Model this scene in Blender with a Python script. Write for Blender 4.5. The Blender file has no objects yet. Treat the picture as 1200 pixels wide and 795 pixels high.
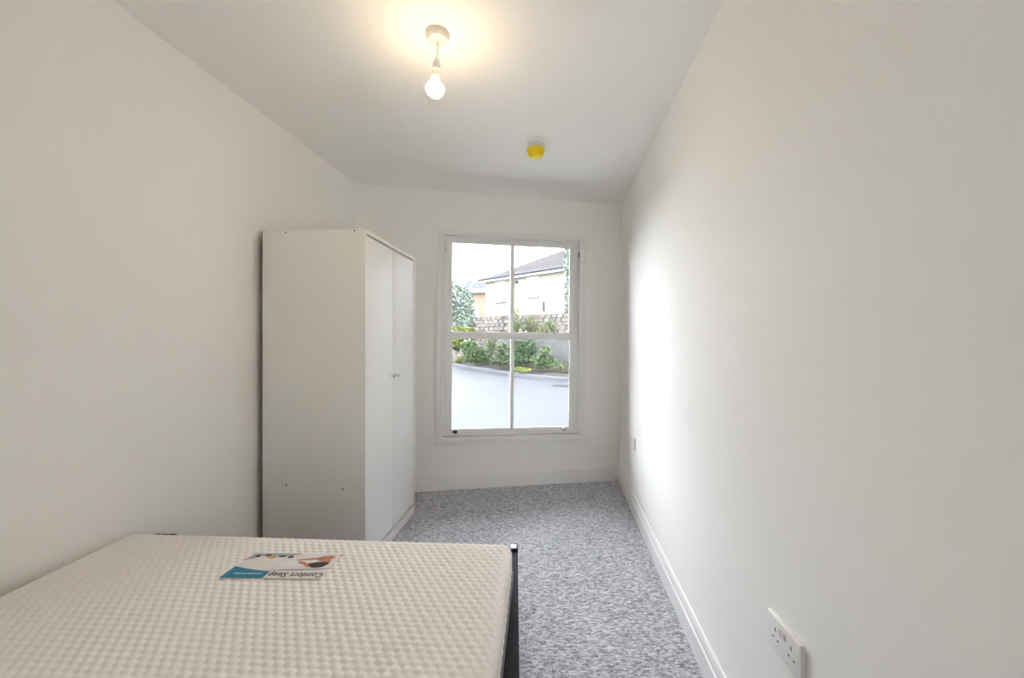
import bpy, bmesh, math, random
from mathutils import Vector, Matrix
random.seed(7)
SC = bpy.context.scene
COL = SC.collection
R = math.radians

# ---------------------------------------------------------------- camera
cam_d = bpy.data.cameras.new('camera')
cam_d.sensor_width = 36.0
cam_d.lens = 15.0
cam_d.clip_start = 0.02
cam_d.clip_end = 300
cam = bpy.data.objects.new('camera', cam_d)
cam.location = (0, 0, 1.22)
cam.rotation_euler = (R(90), 0, 0)
COL.objects.link(cam)
SC.camera = cam

# ---------------------------------------------------------------- sky, light, exposure
SKY = 14.5
BULB = 88.0
SC.view_settings.view_transform = 'Standard'
SC.view_settings.look = 'None'
SC.view_settings.exposure = 0.30
SC.view_settings.gamma = 1.0
SC.view_settings.use_curve_mapping = False
SC.cycles.use_denoising = True
SC.cycles.max_bounces = 14
SC.cycles.diffuse_bounces = 10
SC.cycles.transparent_max_bounces = 16
SC.cycles.caustics_reflective = False
SC.cycles.caustics_refractive = False
w = bpy.data.worlds.new('overcast_sky')
w.use_nodes = True
bg = w.node_tree.nodes['Background']
bg.inputs['Color'].default_value = (0.88, 0.932, 1.0, 1)
bg.inputs['Strength'].default_value = SKY
SC.world = w

WALL_A = math.atan(0.171)              # window wall direction in plan
WO = Vector((0, 3.548, 0))             # point on the window wall under the lens axis
def on_back(u, d, z):                  # window wall: u along it, d outwards, z up
    c, s = math.cos(WALL_A), math.sin(WALL_A)
    return Vector((u * c - d * s, WO.y + u * s + d * c, z))
def left_x(y): return -1.642 + 0.1253 * y
def right_x(y, z=0): return 0.549 + 0.104 * y + 0.011 * z
def ceil_z(x): return 2.406 - 0.0257 * x

# ---------------------------------------------------------------- materials
def new_mat(name):
    m = bpy.data.materials.new(name); m.use_nodes = True
    return m, m.node_tree.nodes, m.node_tree.links, m.node_tree.nodes['Principled BSDF']
def simple(name, col, rough=0.5, metal=0.0, noise=0.0, nscale=20.0, bump=0.0, bscale=80.0, spec=0.5):
    m, N, L, p = new_mat(name)
    p.inputs['Roughness'].default_value = rough
    p.inputs['Metallic'].default_value = metal
    p.inputs['Specular IOR Level'].default_value = spec
    tc = N.new('ShaderNodeTexCoord')
    n = N.new('ShaderNodeTexNoise'); n.inputs['Scale'].default_value = nscale; n.inputs['Detail'].default_value = 4
    L.new(tc.outputs['Object'], n.inputs['Vector'])
    r = N.new('ShaderNodeValToRGB')
    lo = [max(0, c * (1 - noise)) for c in col]; hi = [min(1, c * (1 + noise)) for c in col]
    r.color_ramp.elements[0].color = (*lo, 1); r.color_ramp.elements[0].position = 0.3
    r.color_ramp.elements[1].color = (*hi, 1); r.color_ramp.elements[1].position = 0.7
    L.new(n.outputs['Fac'], r.inputs['Fac'])
    L.new(r.outputs['Color'], p.inputs['Base Color'])
    if bump > 0:
        b = N.new('ShaderNodeBump'); b.inputs['Strength'].default_value = bump; b.inputs['Distance'].default_value = 0.002
        n2 = N.new('ShaderNodeTexNoise'); n2.inputs['Scale'].default_value = bscale; n2.inputs['Detail'].default_value = 3
        L.new(tc.outputs['Object'], n2.inputs['Vector']); L.new(n2.outputs['Fac'], b.inputs['Height'])
        L.new(b.outputs['Normal'], p.inputs['Normal'])
    return m
M = {}
M['wall'] = simple('wall_paint', (0.91, 0.90, 0.878), 0.75, noise=0.006, nscale=1.5, bump=0.10, bscale=180, spec=0.25)
M['ceil'] = simple('ceiling_paint', (0.915, 0.908, 0.89), 0.85, noise=0.005, nscale=1.5, bump=0.06, bscale=160, spec=0.2)
M['gloss'] = simple('white_gloss_trim', (0.87, 0.865, 0.86), 0.32, noise=0.006, nscale=6)
M['sash'] = simple('white_window_paint', (0.86, 0.855, 0.845), 0.38, noise=0.006, nscale=6)
M['ward'] = simple('white_foil_board', (0.84, 0.825, 0.795), 0.42, noise=0.006, nscale=2)
M['ward_door'] = simple('white_door_foil', (0.86, 0.855, 0.84), 0.55, noise=0.005, nscale=2)
M['hole_shade'] = simple('painted_hole_shade', (0.03, 0.028, 0.025), 0.7)  # near-black plates: recess shade put in as colour
M['hardboard'] = simple('brown_hardboard', (0.16, 0.10, 0.055), 0.7, noise=0.15, nscale=40)
M['plastic'] = simple('white_plastic', (0.84, 0.83, 0.82), 0.35)
M['plastic_grey'] = simple('pendant_plastic', (0.72, 0.70, 0.68), 0.4)
M['chrome'] = simple('brushed_chrome', (0.75, 0.75, 0.74), 0.25, metal=1.0)
M['dark_metal'] = simple('dark_lift_metal', (0.03, 0.03, 0.05), 0.35)
M['yellow'] = simple('yellow_plastic', (0.80, 0.63, 0.002), 0.45, noise=0.03, nscale=30)
M['bed'] = simple('black_bed_vinyl', (0.018, 0.019, 0.023), 0.75, noise=0.2, nscale=60, bump=0.15, bscale=260, spec=0.12)
M['slat'] = simple('pine_slat', (0.55, 0.40, 0.24), 0.6, noise=0.12, nscale=20)
M['cap'] = simple('gloss_black_cap', (0.02, 0.021, 0.025), 0.08)
M['mattress'] = simple('knitted_mattress_cover', (0.86, 0.82, 0.77), 0.9, noise=0.02, nscale=300, bump=0.25, bscale=700, spec=0.15)
M['border'] = simple('grey_mattress_border', (0.20, 0.205, 0.21), 0.85, noise=0.05, nscale=80)
M['label_white'] = simple('printed_label_white', (0.76, 0.705, 0.675), 0.6, noise=0.02, nscale=80)
M['label_teal'] = simple('printed_teal', (0.012, 0.185, 0.30), 0.5, noise=0.12, nscale=25)
M['ink'] = simple('dark_violet_ink', (0.05, 0.03, 0.045), 0.6)
M['ink_white'] = simple('pale_ink', (0.32, 0.55, 0.66), 0.6)
M['ink_grey'] = simple('blue_grey_ink', (0.33, 0.36, 0.40), 0.6)
M['ink_skin'] = simple('skin_tone_ink', (0.58, 0.25, 0.14), 0.6, noise=0.2, nscale=60)
M['ink_hair'] = simple('brown_ink', (0.035, 0.018, 0.012), 0.6)
M['ink_yellow'] = simple('ochre_ink', (0.62, 0.40, 0.16), 0.6)
M['ink_pink'] = simple('pink_ink', (0.62, 0.25, 0.33), 0.6)
M['ink_linen'] = simple('linen_ink', (0.78, 0.75, 0.75), 0.6)

def carpet_mat():
    m, N, L, p = new_mat('grey_fleck_carpet')
    p.inputs['Roughness'].default_value = 0.95
    p.inputs['Specular IOR Level'].default_value = 0.1
    tc = N.new('ShaderNodeTexCoord')
    mp = N.new('ShaderNodeMapping'); mp.inputs['Scale'].default_value = (0.45, 1.0, 1.0)
    L.new(tc.outputs['Object'], mp.inputs['Vector'])
    v = N.new('ShaderNodeTexVoronoi'); v.inputs['Scale'].default_value = 165
    v.inputs['Randomness'].default_value = 0.9
    L.new(mp.outputs['Vector'], v.inputs['Vector'])
    bw = N.new('ShaderNodeSeparateColor'); L.new(v.outputs['Color'], bw.inputs['Color'])
    n = N.new('ShaderNodeTexNoise'); n.inputs['Scale'].default_value = 75; n.inputs['Detail'].default_value = 5
    n.inputs['Roughness'].default_value = 0.75
    L.new(mp.outputs['Vector'], n.inputs['Vector'])
    n3 = N.new('ShaderNodeTexNoise'); n3.inputs['Scale'].default_value = 3.0; n3.inputs['Detail'].default_value = 2
    L.new(tc.outputs['Object'], n3.inputs['Vector'])
    mx = N.new('ShaderNodeMix'); mx.data_type = 'FLOAT'; mx.inputs[0].default_value = 0.62
    L.new(bw.outputs['Red'], mx.inputs[2]); L.new(n.outputs['Fac'], mx.inputs[3])
    ad = N.new('ShaderNodeMath'); ad.operation = 'MULTIPLY_ADD'
    L.new(n3.outputs['Fac'], ad.inputs[0]); ad.inputs[1].default_value = 0.10; L.new(mx.outputs[0], ad.inputs[2])
    r = N.new('ShaderNodeValToRGB')
    e = r.color_ramp.elements
    e[0].position = 0.30; e[0].color = (0.16, 0.161, 0.18, 1)
    e[1].position = 0.80; e[1].color = (0.76, 0.76, 0.81, 1)
    k = r.color_ramp.elements.new(0.52); k.color = (0.43, 0.432, 0.468, 1)
    L.new(ad.outputs[0], r.inputs['Fac']); L.new(r.outputs['Color'], p.inputs['Base Color'])
    b = N.new('ShaderNodeBump'); b.inputs['Strength'].default_value = 0.45; b.inputs['Distance'].default_value = 0.004
    L.new(ad.outputs[0], b.inputs['Height']); L.new(b.outputs['Normal'], p.inputs['Normal'])
    return m
M['carpet'] = carpet_mat()

def glass_mat():
    m = bpy.data.materials.new('window_glass'); m.use_nodes = True
    N, L = m.node_tree.nodes, m.node_tree.links
    N.remove(N['Principled BSDF'])
    t = N.new('ShaderNodeBsdfTransparent'); t.inputs['Color'].default_value = (0.975, 0.975, 0.975, 1)
    g = N.new('ShaderNodeBsdfGlossy'); g.inputs['Roughness'].default_value = 0.01
    f = N.new('ShaderNodeFresnel'); f.inputs['IOR'].default_value = 1.45
    mx = N.new('ShaderNodeMixShader')
    L.new(f.outputs['Fac'], mx.inputs['Fac']); L.new(t.outputs['BSDF'], mx.inputs[1]); L.new(g.outputs['BSDF'], mx.inputs[2])
    L.new(mx.outputs['Shader'], N['Material Output'].inputs['Surface'])
    return m
M['glass'] = glass_mat()
def emit_mat(name, col, s):
    m, N, L, p = new_mat(name)
    p.inputs['Base Color'].default_value = (*col, 1)
    p.inputs['Emission Color'].default_value = (*col, 1)
    p.inputs['Emission Strength'].default_value = s
    return m
M['bulb'] = emit_mat('lit_bulb', (1.0, 0.77, 0.46), BULB)

# ---------------------------------------------------------------- mesh helpers
class MB:
    def __init__(s): s.v = []; s.f = []
    def add(s, vs, fs):
        o = len(s.v); s.v += [tuple(p) for p in vs]; s.f += [tuple(i + o for i in f) for f in fs]; return s
    def box(s, x0, x1, y0, y1, z0, z1):
        vs = [(x, y, z) for z in (z0, z1) for y in (y0, y1) for x in (x0, x1)]
        return s.add(vs, [(0, 2, 3, 1), (4, 5, 7, 6), (0, 1, 5, 4), (2, 6, 7, 3), (0, 4, 6, 2), (1, 3, 7, 5)])
    def hexa(s, b, t):                         # bottom quad (ccw from above) and top quad
        return s.add(list(b) + list(t), [(3, 2, 1, 0), (4, 5, 6, 7), (0, 1, 5, 4), (1, 2, 6, 5), (2, 3, 7, 6), (3, 0, 4, 7)])
    def ring(s, o, i, y0, y1):                 # rectangular frame; o, i = (x0, x1, z0, z1)
        def c(r, y): return [(r[0], y, r[2]), (r[1], y, r[2]), (r[1], y, r[3]), (r[0], y, r[3])]
        vs = c(o, y0) + c(i, y0) + c(o, y1) + c(i, y1); fs = []
        for k in range(4):
            j = (k + 1) % 4
            fs += [(k, j, 4 + j, 4 + k), (8 + j, 8 + k, 12 + k, 12 + j), (8 + k, 8 + j, j, k), (4 + k, 4 + j, 12 + j, 12 + k)]
        return s.add(vs, fs)
    def lathe(s, prof, n=24, c=(0, 0, 0)):     # profile of (radius, z)
        vs, fs = [], []
        for r, z in prof:
            for k in range(n):
                a = 2 * math.pi * k / n
                vs.append((c[0] + r * math.cos(a), c[1] + r * math.sin(a), c[2] + z))
        for i in range(len(prof) - 1):
            for k in range(n):
                j = (k + 1) % n
                fs.append((i * n + k, i * n + j, (i + 1) * n + j, (i + 1) * n + k))
        fs.append(tuple(range(n))[::-1]); fs.append(tuple((len(prof) - 1) * n + k for k in range(n)))
        return s.add(vs, fs)
    def tube(s, pts, r, n=8):
        pts = [Vector(p) for p in pts]; vs, fs = [], []
        for i, p in enumerate(pts):
            d = (pts[min(i + 1, len(pts) - 1)] - pts[max(i - 1, 0)]).normalized()
            a = d.orthogonal().normalized(); b = d.cross(a)
            rr = r[i] if isinstance(r, (list, tuple)) else r
            for k in range(n):
                t = 2 * math.pi * k / n
                vs.append(p + a * rr * math.cos(t) + b * rr * math.sin(t))
        for i in range(len(pts) - 1):
            for k in range(n):
                j = (k + 1) % n
                fs.append((i * n + k, i * n + j, (i + 1) * n + j, (i + 1) * n + k))
        fs.append(tuple(range(n))[::-1]); fs.append(tuple((len(pts) - 1) * n + k for k in range(n)))
        return s.add(vs, fs)
    def sweep(s, path, prof):                  # prof of (offset to the right of travel, z) along a plan path
        vs, fs = [], []; m = len(prof)
        for i, p in enumerate(path):
            a = Vector(path[max(i - 1, 0)][:2]); b = Vector(path[min(i + 1, len(path) - 1)][:2])
            d = (b - a).normalized(); nr = Vector((d.y, -d.x)); z0 = p[2] if len(p) > 2 else 0
            for o, z in prof: vs.append((p[0] + nr.x * o, p[1] + nr.y * o, z0 + z))
        for i in range(len(path) - 1):
            for k in range(m):
                j = (k + 1) % m
                fs.append((i * m + k, i * m + j, (i + 1) * m + j, (i + 1) * m + k))
        fs.append(tuple(range(m))); fs.append(tuple((len(path) - 1) * m + k for k in range(m))[::-1])
        return s.add(vs, fs)
    def build(s, name, mat, parent=None, bevel=0.0, seg=2, smooth=None, fix=True):
        me = bpy.data.meshes.new(name); me.from_pydata(s.v, [], s.f)
        if bevel or fix:
            bm = bmesh.new(); bm.from_mesh(me)
            if fix: bmesh.ops.recalc_face_normals(bm, faces=bm.faces)
            if bevel:
                ed = [e for e in bm.edges if len(e.link_faces) == 2 and e.calc_face_angle(0) > R(35)]
                bmesh.ops.bevel(bm, geom=ed, offset=bevel, segments=seg, affect='EDGES', profile=0.5, clamp_overlap=True)
            bm.to_mesh(me); bm.free()
        if smooth is None: smooth = bevel > 0
        if smooth:
            me.shade_smooth(); me.set_sharp_from_angle(angle=R(40))
        if mat: me.materials.append(M[mat])
        ob = bpy.data.objects.new(name, me); COL.objects.link(ob)
        if parent: ob.parent = parent
        return ob
def tag(o, label=None, cat=None, group=None, kind=None):
    if label: o['label'] = label
    if cat: o['category'] = cat
    if group: o['group'] = group
    if kind: o['kind'] = kind
    return o
def empty(name, loc=(0, 0, 0), rot=(0, 0, 0)):
    o = bpy.data.objects.new(name, None); o.location = loc; o.rotation_euler = rot
    o.empty_display_size = 0.1; COL.objects.link(o); return o
def structure(name, mb, mat, label, parent=None, **k):
    return tag(mb.build(name, mat, parent, **k), label, None, None, 'structure')

# ---------------------------------------------------------------- room shell
YB = -1.45                                   # rear wall, behind the camera
T = 0.22
def back_y(x): return 3.548 + 0.171 * x
cl = (-1.2297, back_y(-1.2297)); cr = (0.9402, back_y(0.9402))
# corners (left far, right far) of the plan
lf = Vector((-1.642 + 0.1253 * 3.3375, 3.3375)); rf = Vector((right_x(3.708), 3.708)); rft = Vector((right_x(3.713, 2.38), 3.713))
ln = Vector((left_x(YB), YB)); rn = Vector((right_x(YB), YB)); rnt = Vector((right_x(YB, 2.4), YB))
mb = MB().hexa([(ln.x - .1, YB - .1, -.12), (rn.x + .1, YB - .1, -.12), (rf.x + .05, rf.y + .03, -.12), (lf.x - .05, lf.y + .03, -.12)],
               [(ln.x - .1, YB - .1, 0), (rn.x + .1, YB - .1, 0), (rf.x + .05, rf.y + .03, 0), (lf.x - .05, lf.y + .03, 0)])
structure('floor', mb, 'carpet', 'grey flecked loop pile carpet', fix=True)
def ct(x, y, d=0): return (x, y, ceil_z(x) + d)
q = [(ln.x - .1, YB - .1), (rn.x + .15, YB - .1), (rf.x + .12, rf.y + .05), (lf.x - .08, lf.y + .05)]
mb = MB().hexa([ct(*p) for p in q], [ct(p[0], p[1], .15) for p in q])
structure('ceiling', mb, 'ceil', 'plain white painted ceiling')
mb = MB().hexa([(ln.x - T, YB - .1, -.1), (ln.x, YB - .1, -.1), (lf.x + .012, lf.y + .1, -.1), (lf.x - T, lf.y + .1, -.1)],
               [(ln.x - T, YB - .1, 2.6), (ln.x, YB - .1, 2.6), (lf.x + .012, lf.y + .1, 2.6), (lf.x - T, lf.y + .1, 2.6)])
structure('wall_left', mb, 'wall', 'white painted wall behind the bed and wardrobe')
def rx(y, z): return right_x(y, z)
mb = MB().hexa([(rx(YB - .1, -.1), YB - .1, -.1), (rn.x + T, YB - .1, -.1), (rf.x + T, rf.y + .1, -.1), (rx(rf.y + .1, -.1), rf.y + .1, -.1)],
               [(rx(YB - .1, 2.6), YB - .1, 2.6), (rn.x + T, YB - .1, 2.6), (rf.x + T, rf.y + .1, 2.6), (rx(rf.y + .1, 2.6), rf.y + .1, 2.6)])
structure('wall_right', mb, 'wall', 'long white painted wall with double sockets')
# rear wall with a doorway to a landing
DX0, DX1, DH = -0.62, 0.16, 2.02
mb = MB()
mb.box(ln.x - .2, DX0, YB - .12, YB, -.1, 2.6).box(DX1, rn.x + .2, YB - .12, YB, -.1, 2.6).box(DX0, DX1, YB - .12, YB, DH, 2.6)
structure('wall_rear', mb, 'wall', 'white wall with an open doorway behind the bed')
mb = MB()
mb.box(-1.3, 1.0, YB - 1.5, YB - .12, -.1, 0.0)
structure('floor_landing', mb, 'carpet', 'grey carpet of the landing beyond the doorway')
mb = MB().box(-1.3, 1.0, YB - 1.5, YB - .12, 2.4, 2.5)
structure('ceiling_landing', mb, 'ceil', 'white ceiling of the landing beyond the doorway')
mb = MB().box(-1.4, -1.3, YB - 1.5, YB - .12, -.1, 2.5).box(1.0, 1.1, YB - 1.5, YB - .12, -.1, 2.5).box(-1.4, 1.1, YB - 1.6, YB - 1.5, -.1, 2.5)
structure('wall_landing', mb, 'wall', 'white walls of the landing beyond the doorway')
# window wall with its opening
U0, U1, Z0, Z1 = -0.588, 0.612, 0.402, 2.082
ul = (lf.x) / math.cos(WALL_A) - .15; ur = rf.x / math.cos(WALL_A) + .2
us = [ul, U0, U1, ur]; zs = [-.4, Z0, Z1, 2.75]; D = 0.20
mb = MB()
for i in range(3):
    for j in range(3):
        if i == 1 and j == 1: continue
        mb.add([on_back(us[i], 0, zs[j]), on_back(us[i + 1], 0, zs[j]), on_back(us[i + 1], 0, zs[j + 1]), on_back(us[i], 0, zs[j + 1])], [(0, 1, 2, 3)])
        mb.add([on_back(us[i], D, zs[j]), on_back(us[i + 1], D, zs[j]), on_back(us[i + 1], D, zs[j + 1]), on_back(us[i], D, zs[j + 1])], [(3, 2, 1, 0)])
for a, b in (((U0, Z0), (U1, Z0)), ((U1, Z0), (U1, Z1)), ((U1, Z1), (U0, Z1)), ((U0, Z1), (U0, Z0))):
    mb.add([on_back(a[0], 0, a[1]), on_back(b[0], 0, b[1]), on_back(b[0], D, b[1]), on_back(a[0], D, a[1])], [(0, 3, 2, 1)])
structure('wall_back', mb, 'wall', 'white painted wall around the sash window', fix=False)

# skirting boards (moulded profile; offset into the room, height)
SK = [(0, 0), (.018, 0), (.018, .083), (.0165, .0855), (.0125, .087), (.0125, .090), (.0145, .093), (.0145, .100), (.0120, .114), (.0085, .124), (.0085, .1275), (.006, .130), (0, .130)]
p0 = on_back(-1.262, 0, 0); p1 = on_back(.962, 0, 0)
structure('baseboard_back', MB().sweep([p0[:2], p1[:2]], SK), 'gloss', 'white moulded skirting under the window')
structure('baseboard_right', MB().sweep([(rx(3.70, 0), 3.70), (rx(YB, 0), YB)], SK), 'gloss', 'white moulded skirting along the long wall')
structure('baseboard_left', MB().sweep([(left_x(YB), YB), (left_x(3.34), 3.34)], SK), 'gloss', 'white moulded skirting behind the bed')

# ---------------------------------------------------------------- sash window
WC = on_back(0.010, 0, 1.24)
win = empty('window_1', WC, (0, R(0.7), WALL_A))
tag(win, 'white four-pane vertical sliding sash window', None, None, 'structure')
HW = 0.570
MB().ring((-.630, .630, -.850, .860), (-.600, .600, -.845, .830), -.012, 0.0).build('architrave', 'sash', win, bevel=.003)
MB().ring((-.602, .602, -.845, .832), (-.578, .578, -.826, .822), -.007, .012).build('casing', 'sash', win, bevel=.002)
MB().ring((-.580, .580, -.832, .828), (-HW, HW, -.822, .818), -.011, .018).build('staff_bead', 'sash', win, bevel=.003)
MB().ring((-.594, .594, -.836, .836), (-.574, .574, -.826, .824), .010, .165).build('box_frame', 'sash', win)
MB().box(-.638, .638, -.028, .004, -.872, -.850).build('window_board', 'sash', win, bevel=.004)
MB().hexa([(-.68, .10, -.90), (.68, .10, -.90), (.68, .30, -.93), (-.68, .30, -.93)],
          [(-.68, .10, -.83), (.68, .10, -.83), (.68, .30, -.86), (-.68, .30, -.86)]).build('outer_sill', 'sash', win)
MB().ring((-.576, .576, -.826, .826), (-.558, .558, -.812, .812), .056, .064).build('parting_bead', 'sash', win)
# lower sash (inner track)
lo = MB().ring((-.561, .561, -.818, .034), (-.506, .506, -.772, -.016), .018, .055).build('lower_sash', 'sash', win, bevel=.003)
MB().ring((-.508, .508, -.774, -.014), (-.499, .499, -.765, -.023), .027, .045).build('glazing_moulding', 'sash', lo, bevel=.002)
MB().box(-.0145, .0145, .020, .050, -.774, -.014).build('glazing_bar', 'sash', lo, bevel=.004)
MB().box(-.504, -.009, .038, .042, -.770, -.018).build('pane', 'glass', lo)
MB().box(.009, .504, .038, .042, -.770, -.018).build('pane', 'glass', lo)
for x, mt, nm in ((-.470, 'dark_metal', 'sash_lift'), (.455, 'chrome', 'sash_lift')):
    m_ = MB().lathe([(.004, -.002), (.021, -.002), (.021, .004), (.017, .011), (.010, .016), (.003, .018)], 16)
    m_.v = [(x + v[0], .018 - v[2], -.784 + v[1] * .8) for v in m_.v]
    m_.build(nm, mt, lo, smooth=True)
# upper sash (outer track)
up = MB().ring((-.568, .568, -.010, .823), (-.512, .512, .034, .780), .066, .102).build('upper_sash', 'sash', win, bevel=.003)
MB().ring((-.514, .514, .030, .782), (-.505, .505, .038, .773), .076, .094).build('glazing_moulding', 'sash', up, bevel=.002)
MB().box(-.0165, .0165, .068, .098, .030, .782).build('glazing_bar', 'sash', up, bevel=.004)
MB().box(-.510, -.009, .086, .090, .034, .778).build('pane', 'glass', up)
MB().box(.009, .510, .086, .090, .034, .778).build('pane', 'glass', up)
# fastener on the meeting rails
fa = MB().box(.055, .115, .022, .050, .034, .040).build('sash_fastener', 'chrome', win, bevel=.002)
f2 = MB().lathe([(.003, 0), (.010, 0), (.010, .012), (.006, .020), (.003, .021)], 14, (.080, .036, .040))
f2.build('fastener_hub', 'chrome', fa, smooth=True)
MB().tube([(.080, .036, .056), (.066, .030, .060), (.052, .026, .056), (.047, .025, .050)], [.004, .004, .0045, .006], 8).build('fastener_lever', 'chrome', fa, smooth=True)
MB().tube([(.105, .036, .040), (.118, .040, .044), (.130, .048, .042)], [.005, .005, .004], 8).build('fastener_keep', 'chrome', fa, smooth=True)
# cord pulleys and cords in the side tracks
for sx in (-1, 1):
    p_ = MB().box(sx * .571 - .0035, sx * .571 + .0035, .022, .050, .690, .730).build('pulley', 'dark_metal', win, bevel=.001)
    MB().tube([(sx * .5655, .036, .72), (sx * .5655, .036, .03)], .003, 6).build('sash_cord', 'sash', win, smooth=True)

# ---------------------------------------------------------------- wardrobe
WR = -5.5                                                         # degrees: turned with the wall
wd = empty('wardrobe', (-.757, 2.202, 0), (0, 0, R(WR)))
tag(wd, 'tall white two-door wardrobe standing against the wall by the window', 'wardrobe')
# local x: from the front (0) back towards the wall (-), local y: along the wall away from the camera
DEP, LEN, HT, PT = .565, .798, 1.79, .018
MB().box(-DEP, 0, 0, PT, 0, HT).build('side_panel', 'ward', wd, bevel=.0012)
MB().box(-DEP, 0, LEN - PT, LEN, 0, HT).build('side_panel', 'ward', wd, bevel=.0012)
MB().box(-DEP + .004, -.001, PT, LEN - PT, HT - .020, HT).build('top_panel', 'ward', wd, bevel=.001)
MB().box(-DEP + .004, -.045, PT, LEN - PT, .060, .078).build('bottom_panel', 'ward', wd)
MB().box(-DEP + .004, -.03, PT, LEN - PT, HT - .32, HT - .302).build('shelf', 'ward', wd)
MB().box(-DEP - .004, -DEP - .0003, .002, LEN - .002, .02, HT - .002).build('back_panel', 'hardboard', wd)
MB().box(-.022, -.006, PT, LEN - PT, 0, .056).build('plinth', 'ward_door', wd, bevel=.001)
MB().tube([(-.28, PT, HT - .38), (-.28, LEN - PT, HT - .38)], .0125, 12).build('hanging_rail', 'chrome', wd, smooth=True)
mid = LEN / 2
for a, b, ky in ((PT + .003, mid - .0035, mid - .036), (mid + .0035, LEN - PT - .004, mid + .036)):
    d_ = MB().box(-.023, -.005, a, b, .075, HT - .029).build('door', 'ward_door', wd, bevel=.0025)
    k_ = MB().lathe([(.002, 0), (.006, 0), (.006, .008), (.011, .014), (.0115, .019), (.009, .022), (.002, .0225)], 16)
    k_.v = [(-.005 + v[2], ky + v[0], .998 + v[1]) for v in k_.v]
    k_.build('knob', 'chrome', d_, smooth=True)
for hx, hz in ((-.433, .450), (-.122, .440), (-.435, HT - .009), (-.058, HT - .009)):
    h_ = MB().lathe([(.0015, -.0005), (.0042, -.0005), (.0042, .0006), (.0015, .0004)], 10)
    h_.v = [(hx + v[0], -v[2], hz + v[1]) for v in h_.v]
    h_.build('screw_hole_shade', 'hole_shade', wd, fix=True)  # disc on the surface; its dark colour stands for shade inside

# ---------------------------------------------------------------- bed frame
bed = empty('bed_frame', (0, 0, 0))
tag(bed, 'black low double bed frame pushed against the wall', 'bed')
RT = .362
MB().hexa([(-.058, -.42, .13), (.009, -.42, .13), (.023, 1.725, .13), (-.036, 1.725, .13)],
          [(-.058, -.42, RT), (.009, -.42, RT), (.023, 1.725, RT), (-.036, 1.725, RT)]).build('side_rail', 'bed', bed, bevel=.004)
MB().box(-1.405, -1.373, -.42, 1.630, .13, .362).build('side_rail', 'bed', bed, bevel=.004)
MB().hexa([(-1.36, 1.640, .13), (-.010, 1.735, .13), (-.010, 1.767, .13), (-1.36, 1.672, .13)], [(-1.36, 1.640, .30), (-.010, 1.735, .30), (-.010, 1.767, .30), (-1.36, 1.672, .30)]).build('foot_rail', 'bed', bed, bevel=.004)
MB().box(-1.40, -.02, -.45, -.42, .13, .335).build('head_rail', 'bed', bed, bevel=.004)
for (x0, x1, y0, y1, h) in ((-.004, .024, 1.725, 1.775, .366), (-1.405, -1.315, 1.630, 1.675, .456), (-.03, .010, -.46, -.42, .366), (-1.405, -1.365, -.46, -.42, .362)):
    lg = MB().box(x0, x1, y0, y1, 0, h).build('leg', 'bed', bed, bevel=.003)
    if x1 == .024:
        MB().box(x0 - .001, x1 - .004, y0 - .001, y1 - .002, h, h + .004).build('leg_cap', 'cap', lg, bevel=.0015)
for k in range(12):
    yy = -.36 + k * .18
    MB().box(-1.373, -.060, yy, yy + .07, .345, .362).build('slat', 'slat', bed)

# ---------------------------------------------------------------- mattress
MA = math.atan(.062)
ma = empty('mattress', (.003, 1.502, .3625), (0, 0, -MA))
tag(ma, 'cream quilted knit double mattress lying on the black bed frame', 'mattress')
# local: x from -MW to 0 (0 = open side), y from -ML to 0 (0 = foot)
MW, ML, MT, RR = 1.420, 1.90, .1455, .036
QP, QQ = .026, .041                          # spacing of the staggered quilting bumps
def mattress_pt(s, t, top=MT, amp=.0052):
    ix = min(max(s, -MW + RR), -RR); iy = min(max(t, -ML + RR), -RR)
    ex, ey = s - ix, t - iy; d = math.hypot(ex, ey)
    a_, b_ = s / QP, t / QQ
    d1 = ((a_ - round(a_)) * QP) ** 2 + ((b_ - round(b_)) * QQ) ** 2
    a_ -= .5; b_ -= .5
    d2 = ((a_ - round(a_)) * QP) ** 2 + ((b_ - round(b_)) * QQ) ** 2
    q_ = amp * (1 - min(d1, d2) / .00021)
    fade = max(0.0, min(1.0, (min(-s, s + MW, -t, t + ML) - .01) / .06)); q_ = amp - (amp - q_) * (.35 + .65 * fade)
    if d < 1e-9: return (ix, iy, top - amp + q_)
    ux, uy = ex / d, ey / d
    if d <= RR * math.pi / 2:
        a = d / RR; rad = (RR - amp + q_) * math.sin(a); z = top - RR + (RR - amp + q_) * math.cos(a)
    else:
        rad = RR - amp + q_; z = top - RR - (d - RR * math.pi / 2)
    return (ix + ux * rad, iy + uy * rad, max(z, .042))
ext = (MT - .042 - RR) + RR * math.pi / 2
def axis(a0, a1, step, lo_c=None):
    n = int(round((a1 - a0) / step)); return [a0 + (a1 - a0) * i / n for i in range(n + 1)]
xs = axis(-MW + RR - ext, -RR + ext, .0034)
ys = axis(-ML + RR - ext, -1.0, .013)[:-1] + axis(-1.0, -RR + ext, .0036)
nx = len(xs)
vs = [mattress_pt(x, y) for y in ys for x in xs]
fs = [(j * nx + i, j * nx + i + 1, (j + 1) * nx + i + 1, (j + 1) * nx + i) for j in range(len(ys) - 1) for i in range(nx - 1)]
MB().add(vs, fs).build('quilted_cover', 'mattress', ma, smooth=True, fix=False)
def rrect(x0, x1, y0, y1, r, n=8):
    out = []
    for cx, cy, a0 in ((x1 - r, y0 + r, -90), (x1 - r, y1 - r, 0), (x0 + r, y1 - r, 90), (x0 + r, y0 + r, 180)):
        for k in range(n + 1):
            a = R(a0 + 90 * k / n); out.append((cx + r * math.cos(a), cy + r * math.sin(a)))
    return out
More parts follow.
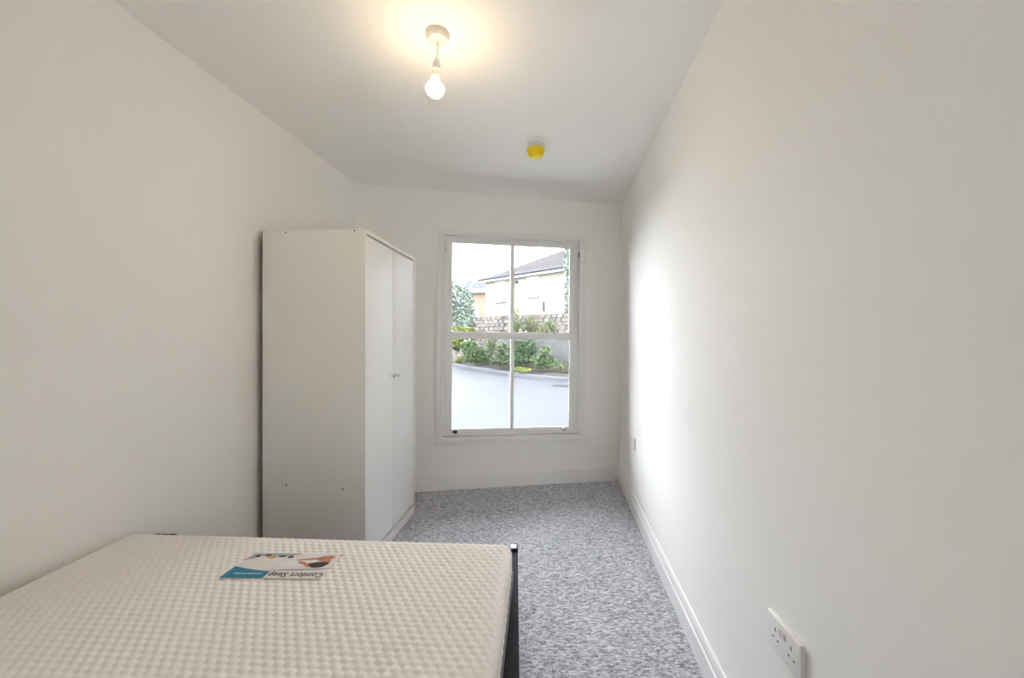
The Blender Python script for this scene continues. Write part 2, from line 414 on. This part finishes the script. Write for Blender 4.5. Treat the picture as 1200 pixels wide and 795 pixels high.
def slab(mb, pts, z0, z1):
    n = len(pts)
    return mb.add([(x, y, z0) for x, y in pts] + [(x, y, z1) for x, y in pts],
                  [tuple(range(n))[::-1], tuple(range(n, 2 * n))] + [(k, (k + 1) % n, n + (k + 1) % n, n + k) for k in range(n)])
slab(MB(), rrect(-MW + .002, -.002, -ML + .002, -.002, RR), 0, .050).build('border_band', 'border', ma, bevel=.004)
tp = [mattress_pt(*p) for p in ((0, 0),)]
pts = rrect(-MW - .001, .001, -ML - .001, .001, RR)
MB().tube([(x, y, .050) for x, y in pts + pts[:1]], .004, 6).build('piping', 'border', ma, smooth=True)

# ---------------------------------------------------------------- printed label sheet on the mattress
LZ = .3625 + MT + .0008
lab = empty('mattress_label', (-.872, 1.268, LZ), (0, 0, R(-1.0)))
tag(lab, 'printed paper label with a teal corner and a sleeper lying on the mattress', 'label')
LW, LH = .304, .150
def flat(name, pts, mat, z, parent=lab, th=.0004):
    return slab(MB(), pts, z, z + th).build(name, mat, parent)
flat('sheet', [(.0, 0), (LW, 0), (LW + .004, LH), (.012, LH)], 'label_white', 0)
z = .0006
wave = [(.125 - .125 * k / 10, .040 + .026 * (k / 10) ** 1.6) for k in range(11)]
flat('teal_panel', [(0.0, .002), (.130, .002)] + [(x + .006, y) for x, y in wave], 'label_teal', z)
ws = [(.125 + .18 * k / 12, .046 - .006 * math.sin(k / 12 * math.pi) + .012 * (k / 12)) for k in range(13)]
flat('wave_stripe', ws + [(x, y + .007 * math.sin(math.pi * (k + .4) / 13.)) for k, (x, y) in reversed(list(enumerate(ws)))], 'ink_grey', z)
# sleeper picture
flat('picture_bedding', [(.15, .060), (.285, .066), (.296, .125), (.262, .142), (.18, .115), (.135, .085)], 'ink_linen', z)
def blob(cx, cy, rx_, ry_, a=0, n=18, wob=0.0):
    c, s = math.cos(R(a)), math.sin(R(a)); o = []
    for k in range(n):
        t = 2 * math.pi * k / n; x = rx_ * (1 + wob * math.sin(3 * t)) * math.cos(t); y = ry_ * math.sin(t)
        o.append((cx + x * c - y * s, cy + x * s + y * c))
    return o
z2 = .0012
flat('picture_shoulder', blob(.268, .117, .028, .017, 12, wob=.1), 'ink_skin', z2)
flat('picture_arm', blob(.222, .112, .044, .0055, 10), 'ink_skin', z2)
flat('picture_forearm', blob(.208, .087, .018, .0065, -24), 'ink_skin', z2)
flat('picture_face', blob(.238, .078, .020, .012, 10), 'ink_skin', z2)
flat('picture_hair', blob(.262, .077, .030, .017, 8, wob=.12), 'ink_hair', z2 + .0005)
flat('picture_neck', blob(.280, .096, .012, .012, 0), 'ink_skin', z2)
# small icons along the far edge
flat('icon_band', [(.014, .112), (.020, .146), (.175, .146), (.150, .134), (.050, .130), (.030, .112)], 'ink_grey', z)
for cx, cy, r1, r2, mt in ((.040, .128, .009, .007, 'ink'), (.072, .133, .011, .006, 'ink_hair'), (.088, .124, .016, .008, 'ink_yellow'),
                           (.120, .128, .013, .005, 'ink'), (.150, .124, .010, .006, 'ink')):
    flat('icon', blob(cx, cy, r1, r2), mt, z2)
flat('pink_mark', blob(.310, .138, .007, .005), 'ink_pink', .0002)
flat('corner_mark', [(.006, .104), (.020, .112), (.028, .112), (.012, .101)], 'ink_pink', z2)
def lettering(name, body, mat, x, y, width, height, z):
    cu = bpy.data.curves.new(name, 'FONT'); cu.body = body; cu.size = 1.0; cu.extrude = 0.0; cu.resolution_u = 2; cu.offset = .022
    tmp = bpy.data.objects.new('tmp_text', cu); COL.objects.link(tmp)
    dg = bpy.context.evaluated_depsgraph_get(); dg.update()
    me = bpy.data.meshes.new_from_object(tmp.evaluated_get(dg)); bpy.data.objects.remove(tmp)
    me.name = name
    x0 = min(v.co.x for v in me.vertices); x1 = max(v.co.x for v in me.vertices)
    y0 = min(v.co.y for v in me.vertices); y1 = max(v.co.y for v in me.vertices)
    for v in me.vertices:                       # upside down for someone at the pillow end
        a = (v.co.x - x0) / (x1 - x0); b = (v.co.y - y0) / (y1 - y0)
        v.co = (x - a * width, y - b * height, z)
    me.materials.clear(); me.materials.append(M[mat])
    ob = bpy.data.objects.new(name, me); COL.objects.link(ob); ob.parent = lab
    return ob
lettering('title_lettering', 'Comfort Sleep', 'ink', .302, .040, .166, .034, .0011)
for x0, w_ in ((.030, .020), (.053, .012), (.068, .026), (.097, .015)):       # a line of print too small to read
    flat('print_line', [(x0, .021), (x0 + w_, .021), (x0 + w_ + .002, .028), (x0 + .002, .028)], 'ink_white', .0011)

# ---------------------------------------------------------------- pendant lamp
px, py = -.290, 1.665
pz = ceil_z(px)
pen = empty('pendant_lamp', (px, py, pz))
tag(pen, 'bare lit bulb in a short white pendant under the ceiling rose', 'lamp')
MB().lathe([(.010, 0), (.046, 0), (.046, -.012), (.043, -.020), (.038, -.028), (.020, -.031), (.010, -.036), (.004, -.036)], 32).build('ceiling_rose', 'plastic_grey', pen, smooth=True)
ax = Vector((-.055, 0, -1)).normalized()               # the flex hangs slightly askew
base = Vector((0, 0, -.034))
def along(d): return base + ax * d
MB().tube([along(0), along(.035), along(.075)], .0032, 8).build('flex', 'plastic_grey', pen, smooth=True)
rotq = Vector((0, 0, -1)).rotation_difference(ax)
def hang(prof, d0, name, mat, n=24):
    m_ = MB().lathe([(r, -zz) for r, zz in prof], n)
    m_.v = [tuple(rotq @ Vector(v) + along(d0)) for v in m_.v]
    return m_.build(name, mat, pen, smooth=True)
h1 = hang([(.004, 0), (.009, .002), (.013, .012), (.0155, .026), (.0155, .038)], .066, 'lampholder_cap', 'plastic_grey')
h2 = hang([(.0165, 0), (.0165, .006), (.015, .007), (.015, .026), (.017, .027), (.017, .036), (.014, .037)], .104, 'lampholder_skirt', 'plastic_grey')
h3 = hang([(.013, 0), (.014, .010), (.0165, .019), (.0205, .024)], .138, 'bulb_collar', 'plastic')
h4 = hang([(.0200, 0), (.0290, .005), (.0340, .013), (.0355, .0220), (.0340, .031), (.0295, .040), (.0220, .047), (.0115, .0515), (.002, .0525)], .1615, 'bulb', 'bulb', 28)

# ---------------------------------------------------------------- smoke detector
sx_, sy_ = .146, 2.595
sd = empty('smoke_detector', (sx_, sy_, ceil_z(sx_)))
tag(sd, 'white ceiling smoke detector under a yellow dust cover', 'smoke detector')
MB().lathe([(.010, 0), (.052, 0), (.053, -.010), (.050, -.014), (.043, -.016), (.010, -.016)], 32).build('base_plate', 'plastic', sd, smooth=True)
MB().lathe([(.010, -.015), (.041, -.015), (.041, -.019), (.049, -.020), (.050, -.030), (.010, -.031)], 32).build('detector_body', 'plastic', sd, smooth=True)
MB().lathe([(.040, -.0285), (.0545, -.029), (.0560, -.032), (.0550, -.038), (.0480, -.056), (.0400, -.070), (.0360, -.076), (.0320, -.0785), (.010, -.079)], 36).build('dust_cover', 'yellow', sd, smooth=True)

# ---------------------------------------------------------------- sockets on the long wall
RWROT = math.atan2(-1, -.104)
def socket(name, y, z, tilt, label):
    s = empty(name, (right_x(y, z), y, z), (0, R(tilt), RWROT))
    s.rotation_mode = 'XYZ'
    tag(s, label, 'socket', 'double sockets on the long wall')
    MB().box(-.0745, .0745, -.012, 0.0, -.0435, .0435).build('face_plate', 'plastic', s, bevel=.0035, seg=3)
    for cx in (-.036, .036):
        for dx, dz, wx, wz in ((0, .012, .0022, .0045), (-.011, -.010, .0036, .0020), (.011, -.010, .0036, .0020)):
            MB().box(cx + dx - wx, cx + dx + wx, -.0123, -.0118, dz - wz, dz + wz).build('pin_slot_shade', 'hole_shade', s)  # thin plate on the face; slot shade painted as near-black
    for dx in (-.0075, .0075):
        MB().hexa([(dx - .0052, -.0150, .012), (dx + .0052, -.0150, .012), (dx + .0052, -.011, .012), (dx - .0052, -.011, .012)],
                  [(dx - .0052, -.0165, .028), (dx + .0052, -.0165, .028), (dx + .0052, -.011, .028), (dx - .0052, -.011, .028)]).build('rocker_switch', 'plastic_grey', s, bevel=.0008)
    for dx in (-.0645, .0645):
        m_ = MB().lathe([(.0005, 0), (.0028, 0), (.0028, .0006), (.0005, .0006)], 10)
        m_.v = [(dx + v[0], -.012 - v[2], v[1]) for v in m_.v]
        m_.build('screw_cover', 'plastic_grey', s)
    return s
socket('double_socket', 1.020, .490, -3.0, 'white double wall socket slightly crooked beside the bed')
socket('double_socket', 3.060, .478, 0, 'white double wall socket low down near the window corner')

# ---------------------------------------------------------------- outside
M['road'] = simple('pale_asphalt', (0.0329, 0.0346, 0.0377), 0.6, noise=0.10, nscale=0.9, bump=0.2, bscale=30, spec=0.08)
M['kerb'] = simple('pale_kerb_stone', (0.0716, 0.0725, 0.0768), 0.8, noise=0.08, nscale=4, spec=0.08)
M['path'] = simple('grey_footpath', (0.0239, 0.0252, 0.0292), 0.85, noise=0.12, nscale=3, spec=0.08)
M['verge'] = simple('dry_grass_verge', (0.0363, 0.0318, 0.0252), 0.95, noise=0.25, nscale=2.2, spec=0.08)
M['cream'] = simple('cream_render', (0.185, 0.177, 0.142), 0.9, noise=0.03, nscale=2, spec=0.08)
M['tiles'] = simple('weathered_roof_tiles', (0.0503, 0.0453, 0.0459), 0.85, noise=0.12, nscale=1.2, spec=0.08)
M['slate'] = simple('blue_grey_slate', (0.0265, 0.0315, 0.0403), 0.7, noise=0.1, nscale=2, spec=0.08)
M['brick_o'] = simple('orange_brick', (0.1980, 0.1380, 0.1045), 0.9, noise=0.12, nscale=8, spec=0.08)
M['upvc'] = simple('white_upvc', (0.5000, 0.5000, 0.5000), 0.4, spec=0.08)
M['gutter'] = simple('dark_gutter', (0.0360, 0.0382, 0.0446), 0.5, spec=0.08)
M['farpane'] = simple('far_window_pane', (0.0850, 0.1000, 0.1150), 0.1)
M['fence'] = simple('weathered_fence_board', (0.0750, 0.0770, 0.0780), 0.9, noise=0.25, nscale=6, spec=0.08)
M['leaf_g'] = simple('shrub_green_leaf', (0.0562, 0.0844, 0.0385), 0.7, noise=0.35, nscale=3, spec=0.08)
M['leaf_d'] = simple('dark_green_leaf', (0.0384, 0.0625, 0.0316), 0.7, noise=0.35, nscale=3, spec=0.08)
M['leaf_p'] = simple('pale_green_leaf', (0.0835, 0.1055, 0.0590), 0.7, noise=0.3, nscale=2, spec=0.08)
M['leaf_y'] = simple('yellow_green_leaf', (0.0985, 0.1125, 0.0329), 0.7, noise=0.3, nscale=3, spec=0.08)
M['leaf_o'] = simple('olive_leaf', (0.0783, 0.0880, 0.0431), 0.8, noise=0.3, nscale=3, spec=0.08)
M['leaf_haze'] = simple('hazed_tree_leaf', (0.1562, 0.1850, 0.1562), 0.8, noise=0.25, nscale=2, spec=0.08)  # leaves paled: outdoor haze is put into the base colour
M['bark'] = simple('grey_bark', (0.074, 0.062, 0.050), 0.9, noise=0.3, nscale=9)
def stone_mat():
    m, N, L, p = new_mat('rubble_stone'); p.inputs['Roughness'].default_value = 0.9
    tc = N.new('ShaderNodeTexCoord'); mp = N.new('ShaderNodeMapping'); mp.inputs['Scale'].default_value = (1.0, 1.0, 2.0)
    v = N.new('ShaderNodeTexVoronoi'); v.inputs['Scale'].default_value = 3.0
    L.new(tc.outputs['Object'], mp.inputs['Vector']); L.new(mp.outputs['Vector'], v.inputs['Vector'])
    s = N.new('ShaderNodeSeparateColor'); L.new(v.outputs['Color'], s.inputs['Color'])
    r = N.new('ShaderNodeValToRGB'); r.color_ramp.elements[0].color = (.028, .024, .022, 1); r.color_ramp.elements[1].color = (.105, .096, .088, 1)
    L.new(s.outputs['Red'], r.inputs['Fac']); L.new(r.outputs['Color'], p.inputs['Base Color'])
    return m
M['stone'] = stone_mat()
M['mortar'] = simple('dark_lime_mortar', (0.055, 0.050, 0.046), 0.95, noise=0.15, nscale=5, spec=0.05)
M['stone_a'] = simple('buff_stone', (0.115, 0.102, 0.092), 0.95, noise=0.25, nscale=4, spec=0.05)
M['stone_b'] = simple('grey_stone', (0.090, 0.085, 0.081), 0.95, noise=0.25, nscale=4, spec=0.05)
M['stone_c'] = simple('brown_stone', (0.100, 0.088, 0.077), 0.95, noise=0.25, nscale=4, spec=0.05)
GZ = -.30
structure('ground_road', MB().box(-40, 30, 7.0, 60, GZ - .2, GZ), 'road', 'pale asphalt road outside the window')
M['paving'] = simple('concrete_bounce_paving', (0.42, 0.41, 0.40), 0.95, noise=0.06, nscale=2)
structure('ground_bounce_paving', MB().box(-40, 30, 2.6, 7.0, GZ - .2, GZ + .02), 'paving', 'added unseen pale concrete paving bouncing daylight up through the window')  # added out of view to bounce daylight onto the ceiling
kp = [(-14, 43), (-9, 34.2), (-3.65, 24.9), (-1.7, 21.0), (-.02, 17.8), (.75, 16.6), (1.55, 15.75), (2.6, 15.0), (4.0, 14.4), (7, 13.6), (14, 12.5)]
structure('trim_kerb', MB().sweep(kp, [(0, GZ), (0, GZ + .11), (-.16, GZ + .12), (-.16, GZ)]), 'kerb', 'pale stone kerb along the far side of the road')
def off_path(path, d):
    o = []
    for i, p in enumerate(path):
        a = Vector(path[max(i - 1, 0)]); b = Vector(path[min(i + 1, len(path) - 1)]); t = (b - a).normalized()
        o.append((p[0] - t.y * d, p[1] + t.x * d))
    return o
def strip(pa, za, pb, zb, zlow=GZ - .2):
    mb = MB(); n = len(pa)
    mb.add([(x, y, za) for x, y in pa] + [(x, y, zb) for x, y in pb], [(k, k + 1, n + k + 1, n + k) for k in range(n - 1)])
    mb.add([(x, y, zb) for x, y in pb] + [(x, y, zlow) for x, y in pb], [(k, k + 1, n + k + 1, n + k) for k in range(n - 1)])
    return mb
k1 = off_path(kp, .16); k2 = off_path(kp, .55); k3 = off_path(kp, 2.8); k4 = off_path(kp, 24)
structure('ground_path', strip(k1, GZ + .115, k2, GZ + .13), 'path', 'grey footpath behind the kerb')
structure('ground_verge', strip(k2, GZ + .13, k3, .12), 'verge', 'dry grassy bank rising behind the footpath')
structure('ground_bank', strip(k3, .12, k4, 1.6), 'verge', 'rough raised ground below the houses')

def leaves(name, mat, parent, blobs, n, size, seed):
    rnd = random.Random(seed); mb = MB(); tot = sum(b[3] * b[4] * b[5] for b in blobs)
    for (cx, cy, cz, a, b, c) in blobs:
        for _ in range(max(20, int(n * a * b * c / tot))):
            while True:
                p = Vector((rnd.uniform(-1, 1), rnd.uniform(-1, 1), rnd.uniform(-1, 1)))
                if .25 < p.length < 1: break
            q = Vector((cx + p.x * a, cy + p.y * b, cz + p.z * c))
            u = Vector((rnd.gauss(0, 1), rnd.gauss(0, 1), rnd.gauss(0, .7))).normalized(); v = u.orthogonal().normalized()
            v = (Matrix.Rotation(rnd.uniform(0, 6.28), 3, u) @ v)
            s = size * rnd.uniform(.6, 1.3); w_ = u.cross(v)
            mb.add([q - u * s, q + v * s * .42 + w_ * s * .1, q + u * s, q - v * s * .42 + w_ * s * .1], [(0, 1, 2, 3)])
    return mb.build(name, mat, parent, fix=False)
def plant(name, label, cat, loc, blobs, mat, n, size, seed, group=None, trunk=None):
    e = tag(empty(name, loc), label, cat, group)
    f = leaves('foliage', mat, e, blobs, n, size, seed); f['kind'] = 'stuff'
    rnd = random.Random(seed + 1)
    if trunk:
        MB().tube([(0, 0, -.05), (.03, 0, trunk * .5), (0, .02, trunk)], [.09, .07, .04], 8).build('trunk', 'bark', e, smooth=True)
    else:
        for k in range(4):
            b = rnd.choice(blobs)
            MB().tube([(rnd.uniform(-.08, .08), rnd.uniform(-.08, .08), -.05), (b[0] * .5, b[1] * .5, b[2] * .6), (b[0] + rnd.uniform(-.2, .2) * b[3], b[1], b[2] + b[5] * .4)], [.018, .013, .005], 5).build('stem', 'bark', e, smooth=True)
    return e
G = 'shrubs on the bank'
plant('shrub', 'dense dark green shrub behind the yellow flowering weeds', 'shrub', (.42, 18.2, -.05), [(0, 0, .50, .50, .40, .50), (.30, 0, .90, .36, .32, .42), (-.20, 0, 1.0, .30, .30, .36)], 'leaf_d', 1900, .075, 11, G)
plant('shrub', 'arching grey green shrub leaning on the pickets', 'shrub', (1.28, 17.45, -.02), [(-.15, 0, .32, .42, .30, .34), (.10, 0, .60, .30, .26, .40), (.42, -.05, .22, .34, .26, .22)], 'leaf_g', 1200, .07, 12, G)
plant('shrub', 'broad green shrub spreading over the footpath edge', 'shrub', (-1.95, 22.3, -.05), [(0, 0, .45, .62, .42, .45), (.42, -.1, .40, .42, .36, .36), (-.30, 0, .85, .45, .36, .40)], 'leaf_g', 2300, .08, 13, G)
plant('shrub', 'tall pale green shrub beside the start of the pickets', 'shrub', (-1.02, 21.15, 0), [(0, 0, 1.0, .32, .30, .52), (.05, 0, .45, .36, .32, .45)], 'leaf_p', 1300, .075, 14, G)
plant('shrub', 'grey leaved shrub in front of the first pickets', 'shrub', (-.46, 19.55, -.02), [(0, 0, .66, .40, .30, .50), (-.12, 0, .28, .42, .34, .28), (.30, 0, .25, .25, .22, .25)], 'leaf_p', 1300, .075, 15, G)
plant('shrub', 'dark shrub above the low garden wall', 'shrub', (-3.45, 26.5, .2), [(0, 0, .85, .42, .36, .55)], 'leaf_d', 1000, .09, 16, G)
plant('shrub', 'small yellow green clump on the kerb corner', 'shrub', (-3.02, 24.6, -.15), [(0, 0, .16, .24, .2, .17), (.16, .1, .26, .14, .14, .18), (-.15, 0, .12, .16, .14, .12)], 'leaf_y', 450, .06, 17, G)
plant('shrub', 'small yellow flowering weeds at the verge edge', 'shrub', (.35, 17.3, -.12), [(0, 0, .10, .26, .16, .12), (.25, -.1, .06, .2, .12, .10)], 'leaf_y', 450, .045, 18, G)
plant('shrub', 'low ragged weeds along the foot of the pickets', 'shrub', (2.05, 16.75, -.02), [(0, 0, .10, .45, .16, .12), (.5, -.3, .10, .40, .16, .12)], 'leaf_o', 700, .05, 24, G)
plant('shrub', 'pale olive climber rising above the fence against the stone wall', 'shrub', (.55, 20.15, .2), [(-.38, 0, 1.85, .20, .20, .72), (-.05, 0, 1.40, .50, .26, .55), (.42, 0, 1.65, .36, .22, .55)], 'leaf_o', 1700, .06, 19, G)
plant('shrub', 'loose green climber on the stone wall above the pickets', 'shrub', (1.55, 19.35, .2), [(0, 0, 1.35, .42, .22, .50), (.30, 0, 1.6, .22, .16, .38)], 'leaf_o', 850, .055, 20, G)
plant('hedge', 'bright lime green hedge in front of the tree', 'hedge', (-2.55, 24.6, .3), [(-.55, 0, 1.40, .55, .4, .28), (.0, 0, 1.35, .55, .4, .28), (.5, 0, 1.32, .5, .4, .25), (0, 0, .8, 1.0, .4, .5)], 'leaf_y', 3000, .075, 21)
plant('tree', 'green tree beside the lime hedge with haze painted into its pale leaves', 'tree', (-3.45, 27.5, .4), [(0, 0, 3.0, 1.05, .9, 1.3), (.35, 0, 1.9, 1.0, .8, .8), (-.4, 0, 3.8, .7, .7, .9), (.55, 0, 3.5, .5, .5, .7)], 'leaf_haze', 7000, .11, 22, trunk=2.6)
plant('tree', 'slender climber clad tree at the end of the cream house', 'tree', (2.86, 22.0, 1.0), [(0, 0, 2.6, .16, .2, 1.6), (.05, 0, 4.2, .24, .25, .8), (.12, 0, 4.9, .3, .3, .5)], 'leaf_haze', 2600, .09, 23, trunk=4.6)

# picket fence
FA, FB = Vector((-.55, 20.35)), Vector((4.2, 15.95))
fdir = (FB - FA).normalized(); FL = (FB - FA).length
fe = empty('picket_fence', (FA.x, FA.y, 0), (0, 0, math.atan2(fdir.y, fdir.x)))
tag(fe, 'weathered grey close picket fence along the raised bank', 'fence')
b0 = MB().add([(-.034, -.010, .14), (.034, -.010, .14), (.034, .010, .14), (-.034, .010, .14), (-.034, -.010, 1.30), (.034, -.010, 1.30), (.034, .010, 1.30), (-.034, .010, 1.30), (0, -.010, 1.35), (0, .010, 1.35)],
              [(3, 2, 1, 0), (0, 1, 5, 8, 4), (2, 3, 7, 9, 6), (1, 2, 6, 5), (3, 0, 4, 7), (5, 6, 9, 8), (8, 9, 7, 4)]).build('picket', 'fence', fe)
n = int(FL / .115)
for k in range(n):
    o = b0 if k == 0 else b0.copy()
    if k: COL.objects.link(o)
    o.location = (.06 + k * .115, random.uniform(-.004, .004), random.uniform(-.03, .02)); o.rotation_euler = (0, R(random.uniform(-.8, .8)), 0); o.parent = fe
for zz in (.32, 1.08): MB().box(0, FL, .012, .055, zz, zz + .09).build('fence_rail', 'fence', fe)
for k in range(4):
    MB().box(k * FL / 3 - .05, k * FL / 3 + .05, .03, .13, 0.0, 1.38).build('fence_post', 'fence', fe)
# stone retaining wall
SW = [(-2.0, 23.2), (-.4, 21.9), (3.2, 19.2), (9, 14.9)]
sw = tag(empty('stone_wall', (0, 0, 0)), 'rubble stone retaining wall behind the picket fence', 'wall')
MB().sweep(SW, [(-.03, -.2), (-.03, 2.40), (-.45, 2.45), (-.45, -.2)]).build('wall_core', 'mortar', sw)
protos = []
for k in range(6):
    sx = random.uniform(.125, .185); sz = random.uniform(.075, .098); j_ = lambda a: a * random.uniform(.82, 1.0)
    fb = [(-j_(sx), -.03, -j_(sz)), (j_(sx), -.03, -j_(sz)), (j_(sx), -.03, j_(sz)), (-j_(sx), -.03, j_(sz))]
    bb = [(-sx, .05, -sz), (sx, .05, -sz), (sx, .05, sz), (-sx, .05, sz)]
    m_ = MB().add(fb + bb, [(0, 1, 2, 3), (7, 6, 5, 4), (0, 4, 5, 1), (1, 5, 6, 2), (2, 6, 7, 3), (3, 7, 4, 0)])
    protos.append(m_.build('stone', ('stone_a', 'stone_b', 'stone_c')[k % 3], sw))
first = set()
for a, b in zip(SW[:2], SW[1:3]):
    a, b = Vector(a), Vector(b); d = (b - a).normalized(); L_ = (b - a).length; ang = math.atan2(d.y, d.x)
    for c in range(12):
        u = .16 + .14 * (c % 2)
        zz = .30 + c * .183
        while u < L_ - .1:
            k = random.randrange(6); pt = a + d * u + Vector((d.y, -d.x)) * -.012
            o = protos[k]
            if k in first: o = protos[k].copy(); COL.objects.link(o)
            first.add(k); o.parent = sw
            o.location = (pt.x, pt.y, zz); o.rotation_euler = (0, R(random.uniform(-3, 3)), ang)
            u += random.uniform(.31, .36)
tag(MB().sweep([(-3.95, 26.2), (-2.75, 24.9)], [(0, -.2), (0, .24), (-.25, .26), (-.25, -.2)]).build('garden_wall', 'stone'), 'low garden wall below the dark shrub', 'wall')

dg_ = tag(empty('drain_grate', (1.62, 13.75, GZ), (0, 0, R(-20))), 'small iron drain grate in the road by the kerb', 'drain')
fr = MB().ring((-.30, .30, -.20, .20), (-.26, .26, -.16, .16), 0, .02); fr.v = [(x, z_, y + .002) for x, y, z_ in fr.v]; fr.build('grate_frame', 'gutter', dg_)
for k in range(7): MB().box(-.24 + k * .075, -.21 + k * .075, -.165, .165, .002, .018).build('grate_bar', 'gutter', dg_)
# cream house (hip roof)
def house_cream():
    ang = math.atan2(-5, 4.86)
    h = empty('cream_house', (-1.86, 30.0, 0), (0, 0, ang))       # local x along the facade, local y back
    tag(h, 'long cream rendered house with a hipped tile roof', 'house')
    Lx, Dy, E = 22.0, 9.6, 5.40
    MB().box(0, Lx, 0, Dy, .2, E).build('house_wall', 'cream', h)
    o = .32; rz = E - .06; rh = (Dy / 2 + o) * math.tan(R(27))
    rf_ = MB().add([(-o, -o, rz), (Lx + o, -o, rz), (Lx + o, Dy + o, rz), (-o, Dy + o, rz), (Dy / 2, Dy / 2, rz + rh), (Lx - Dy / 2, Dy / 2, rz + rh)],
                   [(0, 1, 5, 4), (1, 2, 5), (2, 3, 4, 5), (3, 0, 4), (3, 2, 1, 0)]).build('roof', 'tiles', h)
    MB().tube([(-o, -o - .05, rz + .02), (Lx + o, -o - .05, rz + .02)], .075, 8).build('gutter', 'gutter', h, smooth=True)
    MB().box(-o + .02, Lx + o, -o, -o + .03, rz - .18, rz + .01).build('fascia', 'upvc', h)
    for k in range(14):                                            # tile courses
        t = (k + 1) / 15; y = -o + t * (Dy / 2 + o); zz = rz + t * rh
        MB().box(y + .05, Lx - y, y - .02, y + .02, zz - .012, zz + .035).build('tile_course', 'tiles', rf_)
    for x0, w_, z0_, hh in ((1.10, .95, 3.80, 1.30), (4.05, .95, 3.92, 1.20), (8.0, 1.1, 3.85, 1.25), (12.0, 1.1, 3.85, 1.25)):
        f_ = MB().ring((x0, x0 + w_, z0_, z0_ + hh), (x0 + .09, x0 + w_ - .09, z0_ + .09, z0_ + hh - .09), -.05, .02).build('window', 'upvc', h)
        MB().box(x0 + .05, x0 + w_ - .05, -.02, .0, z0_ + .05, z0_ + hh - .05).build('pane', 'farpane', f_)
        MB().box(x0 + w_ / 2 - .04, x0 + w_ / 2 + .04, -.055, 0, z0_ + .05, z0_ + hh - .05).build('mullion', 'upvc', f_)
        MB().box(x0 - .08, x0 + w_ + .08, -.12, .01, z0_ - .09, z0_).build('window_sill', 'upvc', f_)
    MB().box(3.05, 3.2, -.12, 0, 4.85, 5.0).build('alarm_box', 'gutter', h)
    MB().box(5.45, 5.52, -.08, 0, 2.9, 3.5).build('vent_pipe', 'gutter', h)
house_cream()
def house_brick():
    h = empty('brick_house', (-3.75, 38.0, 0), (0, 0, R(-8)))
    tag(h, 'orange brick house with a slate gable beyond the cream house', 'house')
    MB().box(0, 3.6, 0, 6, .2, 5.55).build('house_wall', 'brick_o', h)
    MB().box(-.9, 4.2, -.45, -.2, 5.30, 5.62).build('fascia', 'upvc', h)
    r_ = MB().add([(-.9, -.45, 5.6), (4.2, -.45, 5.6), (4.2, 3.0, 6.9), (-.9, 3.0, 6.9), (-.9, 6.4, 5.6), (4.2, 6.4, 5.6)], [(0, 1, 2, 3), (3, 2, 5, 4), (0, 3, 4), (1, 5, 2), (0, 4, 5, 1)]).build('roof', 'slate', h)
    MB().hexa([(-.05, -.6, 5.55), (.15, -.6, 5.55), (.95, -.6, 6.75), (.75, -.6, 6.75)], [(-.05, -.5, 5.6), (.15, -.5, 5.6), (.95, -.5, 6.8), (.75, -.5, 6.8)]).build('bargeboard', 'upvc', r_)
    f_ = MB().ring((.30, .85, 3.0, 4.1), (.36, .79, 3.06, 4.04), -.05, .02).build('window', 'upvc', h)
    MB().box(.34, .81, -.02, 0, 3.04, 4.06).build('pane', 'farpane', f_)
house_brick()
